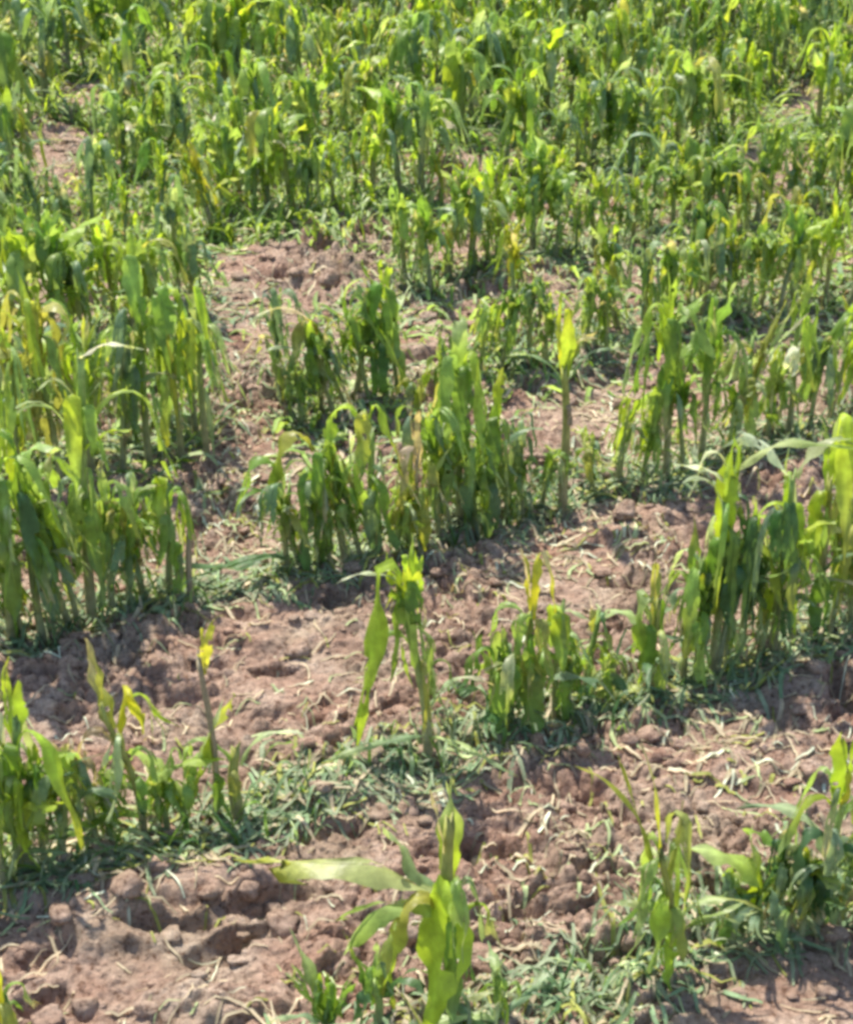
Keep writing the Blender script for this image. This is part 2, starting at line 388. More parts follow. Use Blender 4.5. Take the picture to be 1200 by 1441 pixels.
hero(462, 1446, 1325, 'low fan of short dark green blades left of the large broken plant',
     [('lean', .1, 180, .16, .03, 'g', 'm'), ('lean', .1, 10, .17, .03, 'g', 'm'), ('up', .1, 90, .15, .03, 'g', 'b'), ('arch', .1, 210, .14, .02, 'k', 'p'),
      ('lean', .1, 130, .17, .026, 'm', 'p'), ('lie', .1, 200, .12, .02, 'k', 'w'), ('lean', .1, 330, .12, .03, 'd', 'g')], rad=.007, sf=.3, row=1)
hero(530, 1440, 1300, 'short maize stump with brown-green blades close beside the large broken plant',
     [('lean', .2, 60, .2, .03, 'o', 'm'), ('lean', .2, 140, .18, .03, 'g', 'o'), ('flop', .4, 240, .12, .03, 'd', 'g'), ('arch', .3, 350, .15, .03, 'd', 'k'), ('up', .3, 80, .14, .02, 'm', 'p')], rad=.008, sf=.5, row=1)
hero(700, 1452, 1360, 'flattened maize remnant with pale ribbons on the right of the large broken plant',
     [('lie', .1, 185, .16, .02, 'p', 'p'), ('arch', .2, 100, .14, .022, 'p', 'k'), ('up', .1, 120, .15, .016, 'm', 'p'), ('lie', .1, 40, .18, .02, 'k', 'w')], rad=.006, sf=.3, row=1)
hero(940, 1385, 1085, 'thin maize plant with frayed yellow-brown top and pale drooping lower leaves',
     [('lean', .46, 165, .30, .022, 'o', 'y', dict(splits=2)), ('up', .42, 40, .2, .022, 'o', 't'), ('spike', .5, 150, .26, .014, 'y', 's'),
      ('flop', .34, 250, .18, .04, 'b', 'm'), ('flop', .3, 200, .16, .034, 'm', 'p'), ('snap', .28, 300, .15, .035, 'm', 'o'), ('hang', .22, 270, .12, .04, 'b', 'g'),
      ('arch', .2, 180, .16, .02, 'p', 'k'), ('arch', .24, 0, .17, .022, 'p', 'o'), ('lean', .2, 100, .2, .018, 'p', 'w'), ('out', .2, 350, .16, .02, 'm', 'p')],
     rad=.008, sf=.55, lean=(-.1, 0), row=1, ct='o')
hero(1062, 1325, 1205, 'low drooping maize clump with pale arching leaf at the right of the nearest row',
     [('arch', .5, 170, .2, .05, 'm', 'p'), ('flop', .4, 200, .18, .04, 'd', 'g'), ('curl', .3, 230, .16, .02, 'p', 'k', dict(splits=0)), ('flop', .4, 300, .15, .03, 'k', 'd'),
      ('arch', .4, 20, .18, .03, 'd', 'k'), ('out', .3, 240, .15, .02, 'k', 'p'), ('lean', .3, 120, .16, .04, 'b', 'p')], rad=.008, sf=.5, row=1)
hero(1150, 1312, 1012, 'maize plant with one bright upright blade above dark fallen leaves, nearest row',
     [('up', .6, 95, .22, .042, 'b', 'y', dict(splits=1)), ('up', .6, 300, .12, .02, 'y', 'b'), ('flop', .42, 200, .22, .04, 'd', 'k'), ('flop', .38, 320, .2, .04, 'd', 'g'),
      ('arch', .36, 150, .2, .03, 'p', 'k'), ('hang', .3, 250, .16, .04, 'd', 'd'), ('arch', .3, 10, .2, .03, 'k', 'd'), ('curl', .26, 220, .2, .02, 'k', 'p'), ('out', .2, 270, .14, .03, 'd', 'k')],
     rad=.009, sf=.62, row=1)
hero(1205, 1300, 1150, 'dark green maize clump cut by the right edge of the picture in the nearest row', None, row=1, tone='d')
hero(12, 1475, 1335, 'yellowish maize blade rising in the bottom left corner',
     [('up', .2, 120, .22, .03, 'y', 'b'), ('lean', .2, 200, .16, .03, 'o', 'y'), ('flop', .5, 300, .12, .03, 'o', 'o')], rad=.008, sf=.5, row=1)

# second row
hero(38, 1205, 925, 'bright leafy maize plant with white-backed leaf at the left edge, second row',
     [('up', .62, 90, .19, .045, 'b', 'y', dict(splits=3)), ('lean', .55, 165, .2, .04, 'w', 'p', dict(splits=0)), ('flop', .6, 200, .3, .05, 'b', 'g'), ('flop', .62, 320, .34, .035, 'b', 'y'),
      ('snap', .55, 270, .26, .05, 'g', 'm'), ('hang', .5, 240, .22, .05, 'm', 'g'), ('flop', .4, 10, .2, .03, 'g', 'd'), ('arch', .3, 350, .22, .03, 'd', 'k')], rad=.011, row=2)
hero(4, 1225, 985, 'dense green maize plant half outside the left edge in the second row', None, row=2, tone='g', vigor=1.3)
hero(84, 1195, 1015, 'dull grey-green maize plant just right of the bright leafy one at the left edge', None, row=2, tone='k')
hero(132, 1172, 1000, 'faded maize plant with pale torn sheaths left of the yellow hooked leaf', None, row=2, tone='t')
hero(200, 1155, 893, 'maize plant with hooked bright yellow leaf and thin withered curling tip',
     [('spike', .74, 150, .14, .022, 'o', 't', dict(splits=0)), ('lean', .58, 140, .16, .035, 'o', 's'), ('fold', .56, 20, .24, .04, 'y', 'y', dict(splits=0)), ('snap', .5, 190, .14, .03, 'k', 'o'),
      ('flop', .3, 200, .16, .04, 'm', 'g'), ('lie', .12, 205, .26, .035, 'g', 'd'), ('flop', .3, 300, .14, .03, 'g', 'd'), ('arch', .2, 10, .2, .03, 'm', 'b')], rad=.008, sf=.7, lean=(-.16, 0), row=2, ct='o')
hero(302, 1128, 850, 'tall bare reddish stalk topped with a small yellow tuft in the second row',
     [('up', .78, 100, .11, .026, 'y', 'y', dict(splits=1)), ('up', .76, 250, .07, .016, 'o', 'y'), ('flop', .3, 200, .14, .03, 'm', 'g'), ('hang', .25, 300, .12, .03, 'g', 'k')], rad=.0075, sf=.84, lean=(-.05, 0), row=2, ct='t', bare=True)
hero(262, 1140, 968, 'leaning bright green blade with pale spine in front of the bare reddish stalk',
     [('lean', .3, 20, .24, .048, 'b', 'y', dict(splits=0)), ('lean', .3, 10, .26, .014, 'p', 'w'), ('lean', .2, 190, .14, .03, 'm', 'p'), ('arch', .3, 160, .18, .04, 'm', 'b'), ('arch', .2, 200, .22, .04, 'g', 'd'), ('flop', .4, 280, .12, .03, 'm', 'b')], rad=.008, sf=.4, row=2)
hero(334, 1130, 1030, 'short thick cut maize stump at the right end of the left clump, second row',
     [('arch', .7, 30, .16, .016, 'p', 'w'), ('hang', .7, 270, .1, .03, 'o', 'g'), ('arch', .8, 170, .12, .02, 'm', 'p')], rad=.014, sf=.9, row=2, ct='o', bare=True, name='maize_plant')
hero(602, 1062, 765, 'tall maize plant with green tuft and one long leaf trailing down its left side',
     [('up', .72, 60, .15, .045, 'b', 'b', dict(splits=3)), ('lean', .74, 160, .12, .04, 'b', 'b', dict(splits=2)), ('up', .74, 300, .13, .04, 'b', 'y', dict(splits=2)), ('out', .84, 185, .13, .014, 'p', 'w', dict(splits=0)),
      ('trail', .80, 198, .50, .060, 'b', 'b', dict(splits=0, fold=.3, roll=.8)), ('trail', .7, 225, .34, .035, 'm', 'b', dict(splits=2, roll=.4)), ('trail', .78, 300, .3, .03, 'm', 'b', dict(splits=2)), ('lean', .72, 205, .06, .045, 'g', 'b', dict(splits=0)), ('snap', .78, 300, .24, .04, 'g', 'm', dict(splits=1)), ('spike', .5, 20, .13, .014, 'p', 's'),
      ('hang', .5, 330, .16, .025, 'p', 'k'), ('arch', .25, 10, .16, .02, 'p', 's'), ('lie', .1, 200, .2, .02, 'k', 'p'), ('lie', .1, 330, .2, .02, 'p', 'k')], rad=.010, sf=.84, lean=(-.12, 0), row=2, ct='m')
hero(700, 1018, 868, 'ragged dark-leaved maize plant at the left of the yellow-topped group',
     [('flop', .7, 200, .2, .045, 'g', 'd'), ('lean', .5, 170, .16, .035, 'm', 'g'), ('flop', .6, 300, .2, .05, 'g', 'm'), ('arch', .3, 210, .2, .03, 'd', 'k'), ('hang', .6, 270, .2, .05, 'm', 'd'), ('out', .2, 250, .16, .04, 'd', 'k'), ('up', .6, 100, .12, .03, 'm', 'o')], rad=.008, row=2)
hero(748, 1012, 778, 'maize plant with erect yellow tip blade behind ragged green leaves',
     [('up', .66, 95, .17, .032, 'y', 'y', dict(splits=1)), ('spike', .8, 160, .12, .01, 's', 's'), ('snap', .6, 220, .26, .05, 'm', 'g'), ('snap', .6, 300, .22, .04, 'o', 'g'), ('flop', .4, 190, .2, .05, 'g', 'd'), ('hang', .4, 270, .18, .05, 'm', 'g'), ('arch', .2, 330, .2, .03, 'k', 'd')], rad=.009, row=2, ct='o')
hero(782, 1005, 785, 'maize plant with narrow slanting yellow spike and cupped green leaf',
     [('spike', .68, 165, .15, .016, 'y', 's', dict(splits=0)), ('snap', .62, 100, .16, .055, 'b', 'm', dict(splits=0)), ('snap', .62, 280, .18, .055, 'b', 'm', dict(splits=0)), ('flop', .5, 350, .14, .02, 'p', 'k'), ('flop', .4, 220, .2, .045, 'm', 'g'), ('hang', .3, 300, .14, .04, 'g', 'd')], rad=.007, row=2)
hero(826, 958, 822, 'bent-over maize stump with pale top next to the folded pale leaf',
     [('snap', .8, 340, .18, .03, 'k', 'g', dict(splits=0)), ('out', .82, 170, .1, .016, 'p', 'p'), ('up', .7, 90, .08, .02, 'o', 't'), ('flop', .4, 220, .12, .03, 'p', 'k'), ('arch', .2, 300, .16, .03, 'k', 'd')], rad=.009, sf=.85, row=2)
hero(918, 968, 778, 'maize plant with pale leaf folded left like a tent over darker green',
     [('fold', .52, 190, .24, .05, 'p', 'b', dict(splits=0)), ('arch', .50, 180, .14, .034, 'p', 'p', dict(splits=0)), ('snap', .48, 240, .19, .055, 'g', 'b', dict(splits=0)), ('up', .55, 80, .18, .022, 'o', 'o', dict(splits=2)), ('spike', .7, 30, .14, .014, 'o', 't'), ('hang', .4, 300, .18, .04, 'm', 'k'), ('arch', .2, 250, .18, .03, 'd', 'k'), ('lie', .1, 190, .16, .03, 'p', 'w')], rad=.009, row=2, ct='o')
hero(1002, 938, 590, 'tall maize plant with broad glossy yellow-green blade and white curled leaf tip',
     [('up', .46, 95, .34, .05, 'b', 'g', dict(splits=1, fold=.4)), ('up', .50, 270, .26, .04, 'b', 'm', dict(splits=2)), ('up', .56, 60, .26, .03, 'm', 'b', dict(splits=1)), ('flop', .84, 175, .18, .02, 'w', 'w', dict(splits=0)), ('out', .78, 170, .14, .022, 'w', 'p'), ('arch', .7, 200, .2, .02, 'p', 'k'), ('out', .82, 10, .26, .03, 'p', 'm'),
      ('snap', .5, 230, .26, .04, 'g', 'd'), ('hang', .45, 210, .24, .04, 'k', 'd'), ('arch', .3, 340, .2, .03, 'd', 'k'), ('snap', .5, 320, .24, .05, 'd', 'k')], rad=.010, sf=.7, row=2, ct='m')
hero(962, 948, 720, 'maize plant with leaning red-brown streaked leaf left of the tall broad-bladed plant',
     [('lean', .5, 20, .2, .035, 'o', 'm'), ('snap', .6, 250, .28, .04, 'm', 'o'), ('up', .5, 100, .18, .03, 'g', 'o'), ('flop', .5, 190, .16, .03, 'k', 'p'), ('hang', .4, 300, .2, .05, 'm', 'g'), ('arch', .2, 230, .16, .03, 'k', 'd')], rad=.008, row=2)
hero(1040, 925, 690, 'bluish dark maize plant between the two tallest plants on the right of the second row', None, row=2, tone='d', vigor=1.25)
hero(1088, 915, 640, 'maize plant with large dark green hanging leaf and pale twisted leaf across the top',
     [('snap', .68, 265, .34, .056, 'd', 'g', dict(splits=3)), ('snap', .66, 220, .24, .05, 'd', 'k'), ('arch', .9, 182, .24, .034, 'w', 'p', dict(splits=1, roll=1.2)), ('arch', .9, 5, .2, .04, 'p', 'm', dict(splits=1)), ('up', .68, 90, .18, .02, 'b', 'p'), ('arch', .5, 20, .2, .04, 'b', 'm'), ('hang', .3, 300, .18, .04, 'd', 'k')], rad=.010, sf=.9, row=2, ct='m')
hero(1142, 893, 590, 'tall maize plant with dark centre blade and golden edges near the right edge, second row',
     [('up', .66, 80, .2, .04, 'b', 'p', dict(splits=1)), ('snap', .88, 280, .42, .05, 'b', 'o', dict(splits=0)), ('snap', .7, 330, .3, .03, 'y', 'p'), ('snap', .6, 220, .24, .045, 'b', 'm'), ('flop', .4, 190, .2, .04, 'p', 'k'), ('arch', .3, 320, .2, .03, 'k', 'd'), ('hang', .3, 270, .18, .05, 'g', 'd')], rad=.010, row=2, ct='o')
hero(1198, 880, 700, 'brownish maize plant on the right edge of the second row', None, row=2, tone='o')
hero(1010, 940, 770, 'low bluish-green plant in front of the broad-bladed plant',
     [('flop', .7, 180, .2, .05, 'd', 'k'), ('snap', .8, 270, .2, .06, 'd', 'd', dict(splits=0)), ('flop', .7, 10, .2, .045, 'd', 'k'), ('arch', .6, 60, .2, .05, 'd', 'k'), ('snap', .8, 220, .18, .05, 'k', 'd')], rad=.008, row=2, ct='k')

# third row
hero(18, 893, 478, 'tallest bright maize plant at the left edge with pinkish pale tip, third row',
     [('up', .52, 95, .34, .055, 'b', 's', dict(splits=1)), ('up', .55, 275, .26, .06, 'b', 'b', dict(splits=0)), ('snap', .68, 180, .36, .06, 'g', 'm'), ('snap', .64, 350, .4, .05, 'g', 'b'), ('snap', .6, 250, .36, .06, 'g', 'm'), ('hang', .4, 300, .26, .06, 'm', 'g'), ('arch', .3, 200, .22, .04, 'd', 'g')], rad=.012, row=3, ct='b', extra=2)
hero(60, 888, 560, 'maize plant with pale triangular leaf flap sticking out to the right, third row left',
     [('out', .82, 10, .12, .055, 'm', 'p', dict(splits=0)), ('up', .64, 100, .24, .035, 'b', 'm'), ('snap', .66, 240, .34, .05, 'm', 'g'), ('snap', .6, 300, .36, .05, 'd', 'g'), ('hang', .4, 200, .26, .05, 'k', 'd'), ('hang', .45, 320, .3, .05, 'k', 'd')], rad=.010, row=3, extra=2)
hero(96, 872, 640, 'slate-green maize plant under the pale triangular flap', None, row=3, tone='k', vigor=1.2)
hero(128, 858, 448, 'tall maize plant with a thin white leaf bent out to the right from its top',
     [('out', .92, 350, .15, .022, 'w', 'p', dict(splits=0)), ('arch', .8, 190, .12, .016, 'p', 'p'), ('up', .78, 90, .12, .02, 'm', 'b'), ('snap', .74, 260, .3, .055, 'b', 'm', dict(splits=0)), ('snap', .7, 320, .28, .04, 'm', 'b'), ('arch', .62, 350, .14, .03, 'b', 'b'), ('hang', .5, 250, .3, .06, 'm', 'g'), ('hang', .45, 300, .3, .05, 'g', 'k'), ('snap', .45, 190, .2, .04, 'm', 'g')], rad=.012, sf=.92, row=3, ct='m')
hero(158, 852, 640, 'pale-ribbed maize plant right of the tall white-tipped one', None, row=3, tone='m', vigor=1.1)
hero(200, 822, 655, 'short leafy maize plant with dark green drooping cluster, third row', None, row=3, tone='g')
hero(236, 815, 618, 'maize plant with light green folded leaf catching the sun on the bare strip side',
     [('snap', .74, 250, .2, .05, 'b', 'p', dict(splits=0)), ('snap', .7, 190, .22, .03, 'm', 'p'), ('flop', .6, 200, .26, .05, 'g', 'm'), ('flop', .5, 280, .2, .05, 'm', 'g'), ('hang', .4, 320, .2, .04, 'g', 'k'), ('arch', .3, 200, .2, .04, 'g', 'm')], rad=.009, row=3, extra=2)
hero(268, 826, 690, 'bare grey-brown maize stalk at the edge of the bare strip',
     [('hang', .5, 220, .1, .02, 'k', 't'), ('spike', .8, 60, .08, .01, 's', 's')], rad=.0085, sf=.95, row=3, ct='t', bare=True)
hero(404, 792, 640, 'maize plant with leaves collapsed down to the left at the end of the centre clump',
     [('flop', .8, 190, .3, .05, 'g', 'm'), ('lean', .2, 0, .2, .03, 'g', 'm'), ('lie', .1, 215, .26, .03, 'k', 'g'), ('lie', .1, 200, .3, .025, 'd', 'k'), ('flop', .7, 240, .24, .05, 'k', 'd'), ('arch', .5, 210, .24, .03, 'g', 'k')], rad=.008, row=3)
hero(448, 786, 592, 'maize plant with hooded olive leaf drooping left in the centre clump',
     [('flop', .82, 195, .26, .06, 'o', 'b', dict(splits=0)), ('arch', .8, 20, .1, .02, 'b', 'p'), ('snap', .7, 270, .26, .04, 'g', 'm'), ('hang', .6, 230, .26, .05, 'k', 'd'), ('hang', .4, 300, .2, .05, 'g', 'd')], rad=.009, row=3, extra=2, tone='g')
hero(486, 780, 600, 'ragged maize plant with many hanging green ribbons in the middle of the centre clump', None, row=3, tone='g', vigor=.9)
hero(528, 770, 552, 'maize plant arched over the centre clump with bright top fold',
     [('flop', .84, 190, .24, .05, 'b', 'm'), ('snap', .84, 330, .26, .035, 'b', 'y', dict(splits=0)), ('snap', .8, 260, .26, .05, 'o', 'g'), ('hang', .6, 220, .26, .05, 'm', 'g'), ('hang', .5, 300, .28, .04, 'g', 'd'), ('hang', .4, 270, .2, .05, 'k', 'd')], rad=.010, row=3, extra=2)
hero(556, 768, 640, 'small yellow-speckled maize plant below the withered one', None, row=3, tone='b', vigor=.9)
hero(590, 762, 575, 'withered straw-coloured maize plant between two green ones, third row',
     [('up', .6, 100, .18, .035, 's', 't', dict(splits=2)), ('flop', .7, 240, .2, .04, 's', 'o'), ('flop', .6, 300, .22, .04, 'o', 's'), ('hang', .5, 220, .2, .045, 'o', 'm'), ('hang', .4, 280, .16, .05, 'o', 'y'), ('lean', .3, 10, .2, .02, 'm', 'p')], rad=.008, row=3, ct='s')
hero(648, 730, 452, 'large hooded maize plant with dark green folded leaf and lit green edges',
     [('snap', .74, 280, .30, .07, 'g', 'd', dict(splits=2, fold=.5)), ('snap', .78, 235, .40, .045, 'm', 'g', dict(splits=2)), ('snap', .78, 320, .40, .04, 'b', 'm', dict(splits=2)), ('up', .72, 90, .18, .05, 'm', 'p', dict(splits=0)), ('snap', .76, 200, .3, .035, 'm', 'b'), ('snap', .74, 350, .34, .03, 'm', 'p'), ('hang', .5, 220, .24, .05, 'g', 'd'), ('hang', .4, 300, .22, .05, 'k', 'd'), ('arch', .3, 200, .26, .025, 'm', 'p')], rad=.011, row=3, ct='m', extra=2, tone='g')
hero(690, 722, 500, 'maize plant with small yellow upturned leaf beside the hooded plant',
     [('up', .7, 60, .16, .035, 'b', 'y', dict(splits=0)), ('snap', .7, 260, .28, .06, 'g', 'd'), ('snap', .68, 320, .28, .03, 'm', 'p'), ('hang', .4, 270, .22, .05, 'k', 'g'), ('arch', .5, 20, .24, .02, 'k', 'p'), ('hang', .5, 200, .24, .05, 'd', 'k')], rad=.009, row=3, extra=2, tone='k')
hero(735, 708, 560, 'grey-green maize plant with drooping pale ribbons left of the tall lone stalk', None, row=3, tone='k', vigor=.9)
hero(792, 706, 385, 'tall lone maize stalk with yellow upright leaf on a long bare brown stem',
     [('up', .60, 95, .26, .045, 'y', 'b', dict(splits=1)), ('up', .62, 280, .2, .04, 'b', 'y', dict(splits=0)), ('arch', .70, 10, .12, .03, 'o', 's'), ('lean', .64, 20, .1, .03, 'm', 'p'), ('arch', .6, 5, .2, .016, 'k', 'k'), ('arch', .6, 190, .18, .016, 'k', 'p'), ('hang', .5, 300, .1, .02, 't', 's')], rad=.0125, sf=.66, row=3, ct='o', bare=True)
hero(868, 668, 540, 'low straw-coloured maize remnant between the lone stalk and the bright plant', None, row=3, tone='p', vigor=.7)
hero(938, 660, 368, 'bright vigorous maize plant with fresh green leaves and one arching out to the left',
     [('flop', .66, 185, .30, .04, 'm', 'p', dict(splits=0)), ('up', .62, 100, .26, .045, 'b', 'm', dict(splits=2)), ('flop', .74, 340, .26, .055, 'g', 'm'), ('flop', .78, 220, .24, .045, 'b', 'm'), ('snap', .7, 280, .3, .06, 'g', 'b'), ('arch', .7, 20, .18, .04, 'm', 'b'), ('snap', .5, 250, .2, .05, 'g', 'd'), ('lean', .6, 160, .2, .03, 'b', 'y')], rad=.010, row=3, ct='m', extra=1, tone='g')
hero(985, 642, 395, 'maize plant with long dark green hanging leaf just right of the bright vigorous one', None, row=3, tone='g', vigor=1.2)
hero(1050, 622, 430, 'flattened maize plant of straw-green leaves swept diagonally to the right, third row',
     [('lean', .5, 10, .26, .03, 'o', 'p'), ('lean', .4, 0, .3, .03, 'p', 'o'), ('lean', .45, 20, .28, .025, 'o', 'y'), ('lean', .3, 350, .34, .02, 'p', 's'), ('flop', .6, 200, .24, .05, 'o', 'm'), ('flop', .5, 240, .22, .04, 'm', 'o'), ('hang', .4, 270, .2, .04, 'm', 'p')], rad=.008, row=3)
hero(1108, 612, 380, 'maize plant with white torn leaf hanging at mid height, third row right',
     [('flop', .5, 240, .16, .05, 'w', 'w', dict(splits=2)), ('flop', .4, 190, .14, .03, 'w', 'p'), ('snap', .8, 200, .2, .03, 'b', 'm'), ('up', .7, 60, .16, .03, 'm', 'y'), ('snap', .7, 340, .3, .05, 'g', 'm'), ('hang', .5, 300, .26, .05, 'g', 'd')], rad=.009, row=3, extra=2)
hero(1165, 588, 420, 'dark maize plant on the right of the white torn leaf', None, row=3, tone='g', vigor=1.2)
hero(1200, 575, 400, 'maize plant cut by the right edge of the picture, third row', None, row=3, tone='m', vigor=1.1)

# fourth row, the ones that stand out
hero(292, 640, 385, 'slender yellow-green maize plant at the edge of the bare patch with leaves hanging along it',
     [('snap', .86, 300, .32, .03, 'b', 'y', dict(splits=1)), ('snap', .84, 200, .26, .04, 'm', 'b'), ('snap', .7, 250, .26, .035, 'y', 'b'), ('flop', .6, 220, .22, .04, 'b', 'm'), ('up', .74, 90, .14, .03, 'p', 's'), ('hang', .4, 300, .2, .02, 'p', 'k')], rad=.009, sf=.86, row=4, ct='m')
hero(255, 640, 380, 'green maize plant with bright wavy blades left of the slender one by the bare patch',
     [('snap', .84, 270, .34, .06, 'g', 'm'), ('snap', .8, 330, .36, .04, 'b', 'y'), ('snap', .8, 200, .26, .04, 'm', 'b'), ('up', .74, 100, .15, .03, 'b', 'm'), ('hang', .5, 250, .24, .04, 'm', 'y')], rad=.009, row=4, extra=2, tone='g')
hero(210, 650, 335, 'tall upright maize plant with pointed green hood in the fourth row',
     [('up', .7, 95, .22, .05, 'm', 'b', dict(splits=0)), ('snap', .9, 280, .24, .055, 'm', 'g', dict(splits=0)), ('snap', .7, 200, .3, .05, 'm', 'k'), ('snap', .7, 330, .28, .04, 'g', 'p'), ('hang', .5, 250, .26, .05, 'k', 'd')], rad=.010, row=4, extra=2, tone='m')
hero(172, 662, 410, 'dull green maize plant left of the pointed hood, fourth row', None, row=4, tone='k', vigor=1.1)
hero(130, 672, 430, 'maize plant with yellow-green side leaf in the middle of the left fourth row', None, row=4, tone='b')
hero(88, 690, 375, 'broad drooping olive maize plant near the left edge, fourth row', None, row=4, tone='o', vigor=1.5)
hero(30, 705, 440, 'pale brown-tipped maize plant on the left edge, fourth row', None, row=4, tone='o')
hero(452, 575, 440, 'maize plant with pale straw leaf laid down to the left over the soil',
     [('arch', .8, 190, .24, .03, 's', 'p'), ('flop', .8, 210, .26, .05, 'o', 'k'), ('hang', .7, 240, .22, .05, 'k', 'd'), ('flop', .6, 180, .24, .03, 'p', 's'), ('arch', .4, 200, .24, .02, 'k', 'p')], rad=.008, row=4, extra=2, tone='k')
hero(500, 562, 415, 'drooping dark maize plant under the bright tuft, fourth row', None, row=4, tone='g', vigor=1.3)
hero(540, 556, 375, 'maize plant crowned with a bright yellow-green tuft, fourth row centre',
     [('lean', .78, 170, .15, .04, 'b', 'b', dict(splits=2)), ('up', .76, 60, .14, .04, 'b', 'b'), ('snap', .8, 230, .26, .06, 'g', 'd'), ('snap', .76, 300, .3, .05, 'g', 'm'), ('hang', .5, 260, .24, .06, 'd', 'g'), ('snap', .7, 190, .3, .05, 'o', 'm')], rad=.010, row=4, extra=1)
hero(582, 590, 478, 'short maize plant with single bright crooked leaf between the fourth and third rows',
     [('lean', .3, 165, .26, .035, 'b', 'b', dict(splits=0)), ('lean', .4, 30, .14, .035, 'b', 'y'), ('flop', .5, 240, .14, .03, 'k', 's')], rad=.007, row=4, sf=.5)

# smaller neighbours that thicken the clumps
FILL = [(425, 590, 470, 4, 'k', 'low grey-green maize plant slumped at the left end of the fourth row clump'),
        (468, 580, 430, 4, 'g', 'slumped green maize plant over the pale straw leaf'),
        (486, 574, 450, 4, 'k', 'grey-green maize plant in the hollow under the slumped clump'),
        (520, 566, 400, 4, 'g', 'dark maize plant left beside the bright-crowned one'),
        (560, 552, 420, 4, 'm', 'maize plant right beside the bright-crowned one'),
        (622, 545, 440, 4, 'm', 'light green maize plant behind the large hooded one on its left'),
        (672, 530, 400, 4, 'm', 'leafy maize plant straight behind the large hooded one'),
        (706, 520, 395, 4, 'g', 'leafy green maize plant behind the hooded one on its right'),
        (742, 512, 390, 4, 'k', 'grey-green maize plant behind and left of the lone stalk'),
        (768, 520, 410, 4, 'm', 'maize plant close behind the lone stalk on its left'),
        (822, 500, 385, 4, 'm', 'maize plant close behind the lone stalk on its right'),
        (856, 495, 380, 4, 'g', 'second maize plant behind the lone stalk on its right'),
        (764, 700, 600, 3, 'k', 'small drooping maize plant touching the lone stalk on its left'),
        (835, 680, 590, 3, 'p', 'sparse pale maize plant right of the lone stalk'),
(424, 792, 665, 3, 'm', 'low drooping maize plant, outermost at the left of the centre clump'),
        (466, 786, 640, 3, 'g', 'small maize plant squeezed behind the hooded olive leaf'),
        (508, 776, 610, 3, 'k', 'grey-green maize plant just left of the arched one in the centre clump'),
        (572, 766, 655, 3, 'o', 'small olive maize plant at the foot of the withered one'),
        (616, 748, 600, 3, 'm', 'maize plant between the withered one and the large hooded one'),
        (632, 742, 560, 3, 'g', 'dark maize plant leaning on the left side of the large hooded one'),
        (672, 730, 560, 3, 'm', 'light green maize plant in front of the large hooded one'),
        (714, 716, 590, 3, 'k', 'small grey-green maize plant nearest the lone stalk on its left'),
        (905, 668, 520, 3, 'm', 'thin maize plant just left of the bright vigorous one'),
        (960, 652, 480, 3, 'g', 'maize plant pressed against the right side of the bright vigorous one'),
        (1020, 632, 500, 3, 'p', 'pale maize plant beneath the diagonal straw-green leaves'),
        (1080, 616, 470, 3, 'm', 'maize plant just left of the white torn leaf'),
        (1140, 600, 450, 3, 'k', 'grey-green maize plant just right of the white torn leaf'),
        (36, 893, 650, 3, 'g', 'shaded maize plant at the foot of the tallest bright one'),
        (110, 868, 600, 3, 'm', 'maize plant wedged left of the tall white-tipped one'),
        (178, 838, 700, 3, 'k', 'low maize plant between the pale-ribbed one and the dark cluster'),
        (722, 1015, 880, 2, 'm', 'green maize plant hidden behind the erect yellow tip'),
        (800, 998, 890, 2, 'g', 'low maize plant between the cupped leaf and the bent stump'),
        (856, 978, 880, 2, 'p', 'small pale maize plant under the tent-like folded leaf'),
        (980, 945, 760, 2, 'g', 'maize plant in the shade left of the broad glossy blade'),
        (1024, 935, 740, 2, 'm', 'maize plant in the shade right of the broad glossy blade'),
        (1064, 925, 760, 2, 'k', 'grey-green maize plant below the pale twisted leaf'),
        (1116, 905, 700, 2, 'b', 'bright maize plant between the dark hanging leaf and the golden-edged one'),
        (1168, 890, 690, 2, 'm', 'maize plant right of the golden-edged one in the second row'),
        (24, 1212, 1030, 2, 'b', 'bright low maize plant below the white-backed leaf'),
        (62, 1200, 1040, 2, 'g', 'green low maize plant right under the white-backed leaf'),
        (232, 1148, 1050, 2, 'm', 'short leafy maize plant right of the hooked yellow leaf'),
        (158, 1170, 1060, 2, 'g', 'short leafy maize plant left of the hooked yellow leaf'),
        (1030, 1330, 1240, 1, 'k', 'collapsed bluish maize remnant under the pale arching leaf in the nearest row'),
        (1128, 1322, 1200, 1, 'd', 'collapsed dark green maize at the foot of the bright upright blade'),
        (1088, 1300, 1170, 1, 'd', 'dark collapsed maize plant behind the pale arching leaf'),
        (1105, 1318, 1190, 1, 'd', 'low dark maize plant left of the bright upright blade in the nearest row'),
        (1178, 1308, 1170, 1, 'k', 'low bluish maize plant right of the bright upright blade in the nearest row')]
for (px, pb, pt, rw, tn, lb) in FILL:
    hero(px, pb, pt, lb, None, row=rw, tone=tn, rad=.007, vigor=1.05, slump=.22 if 400 < px < 520 or rw == 4 and px < 560 else 0)

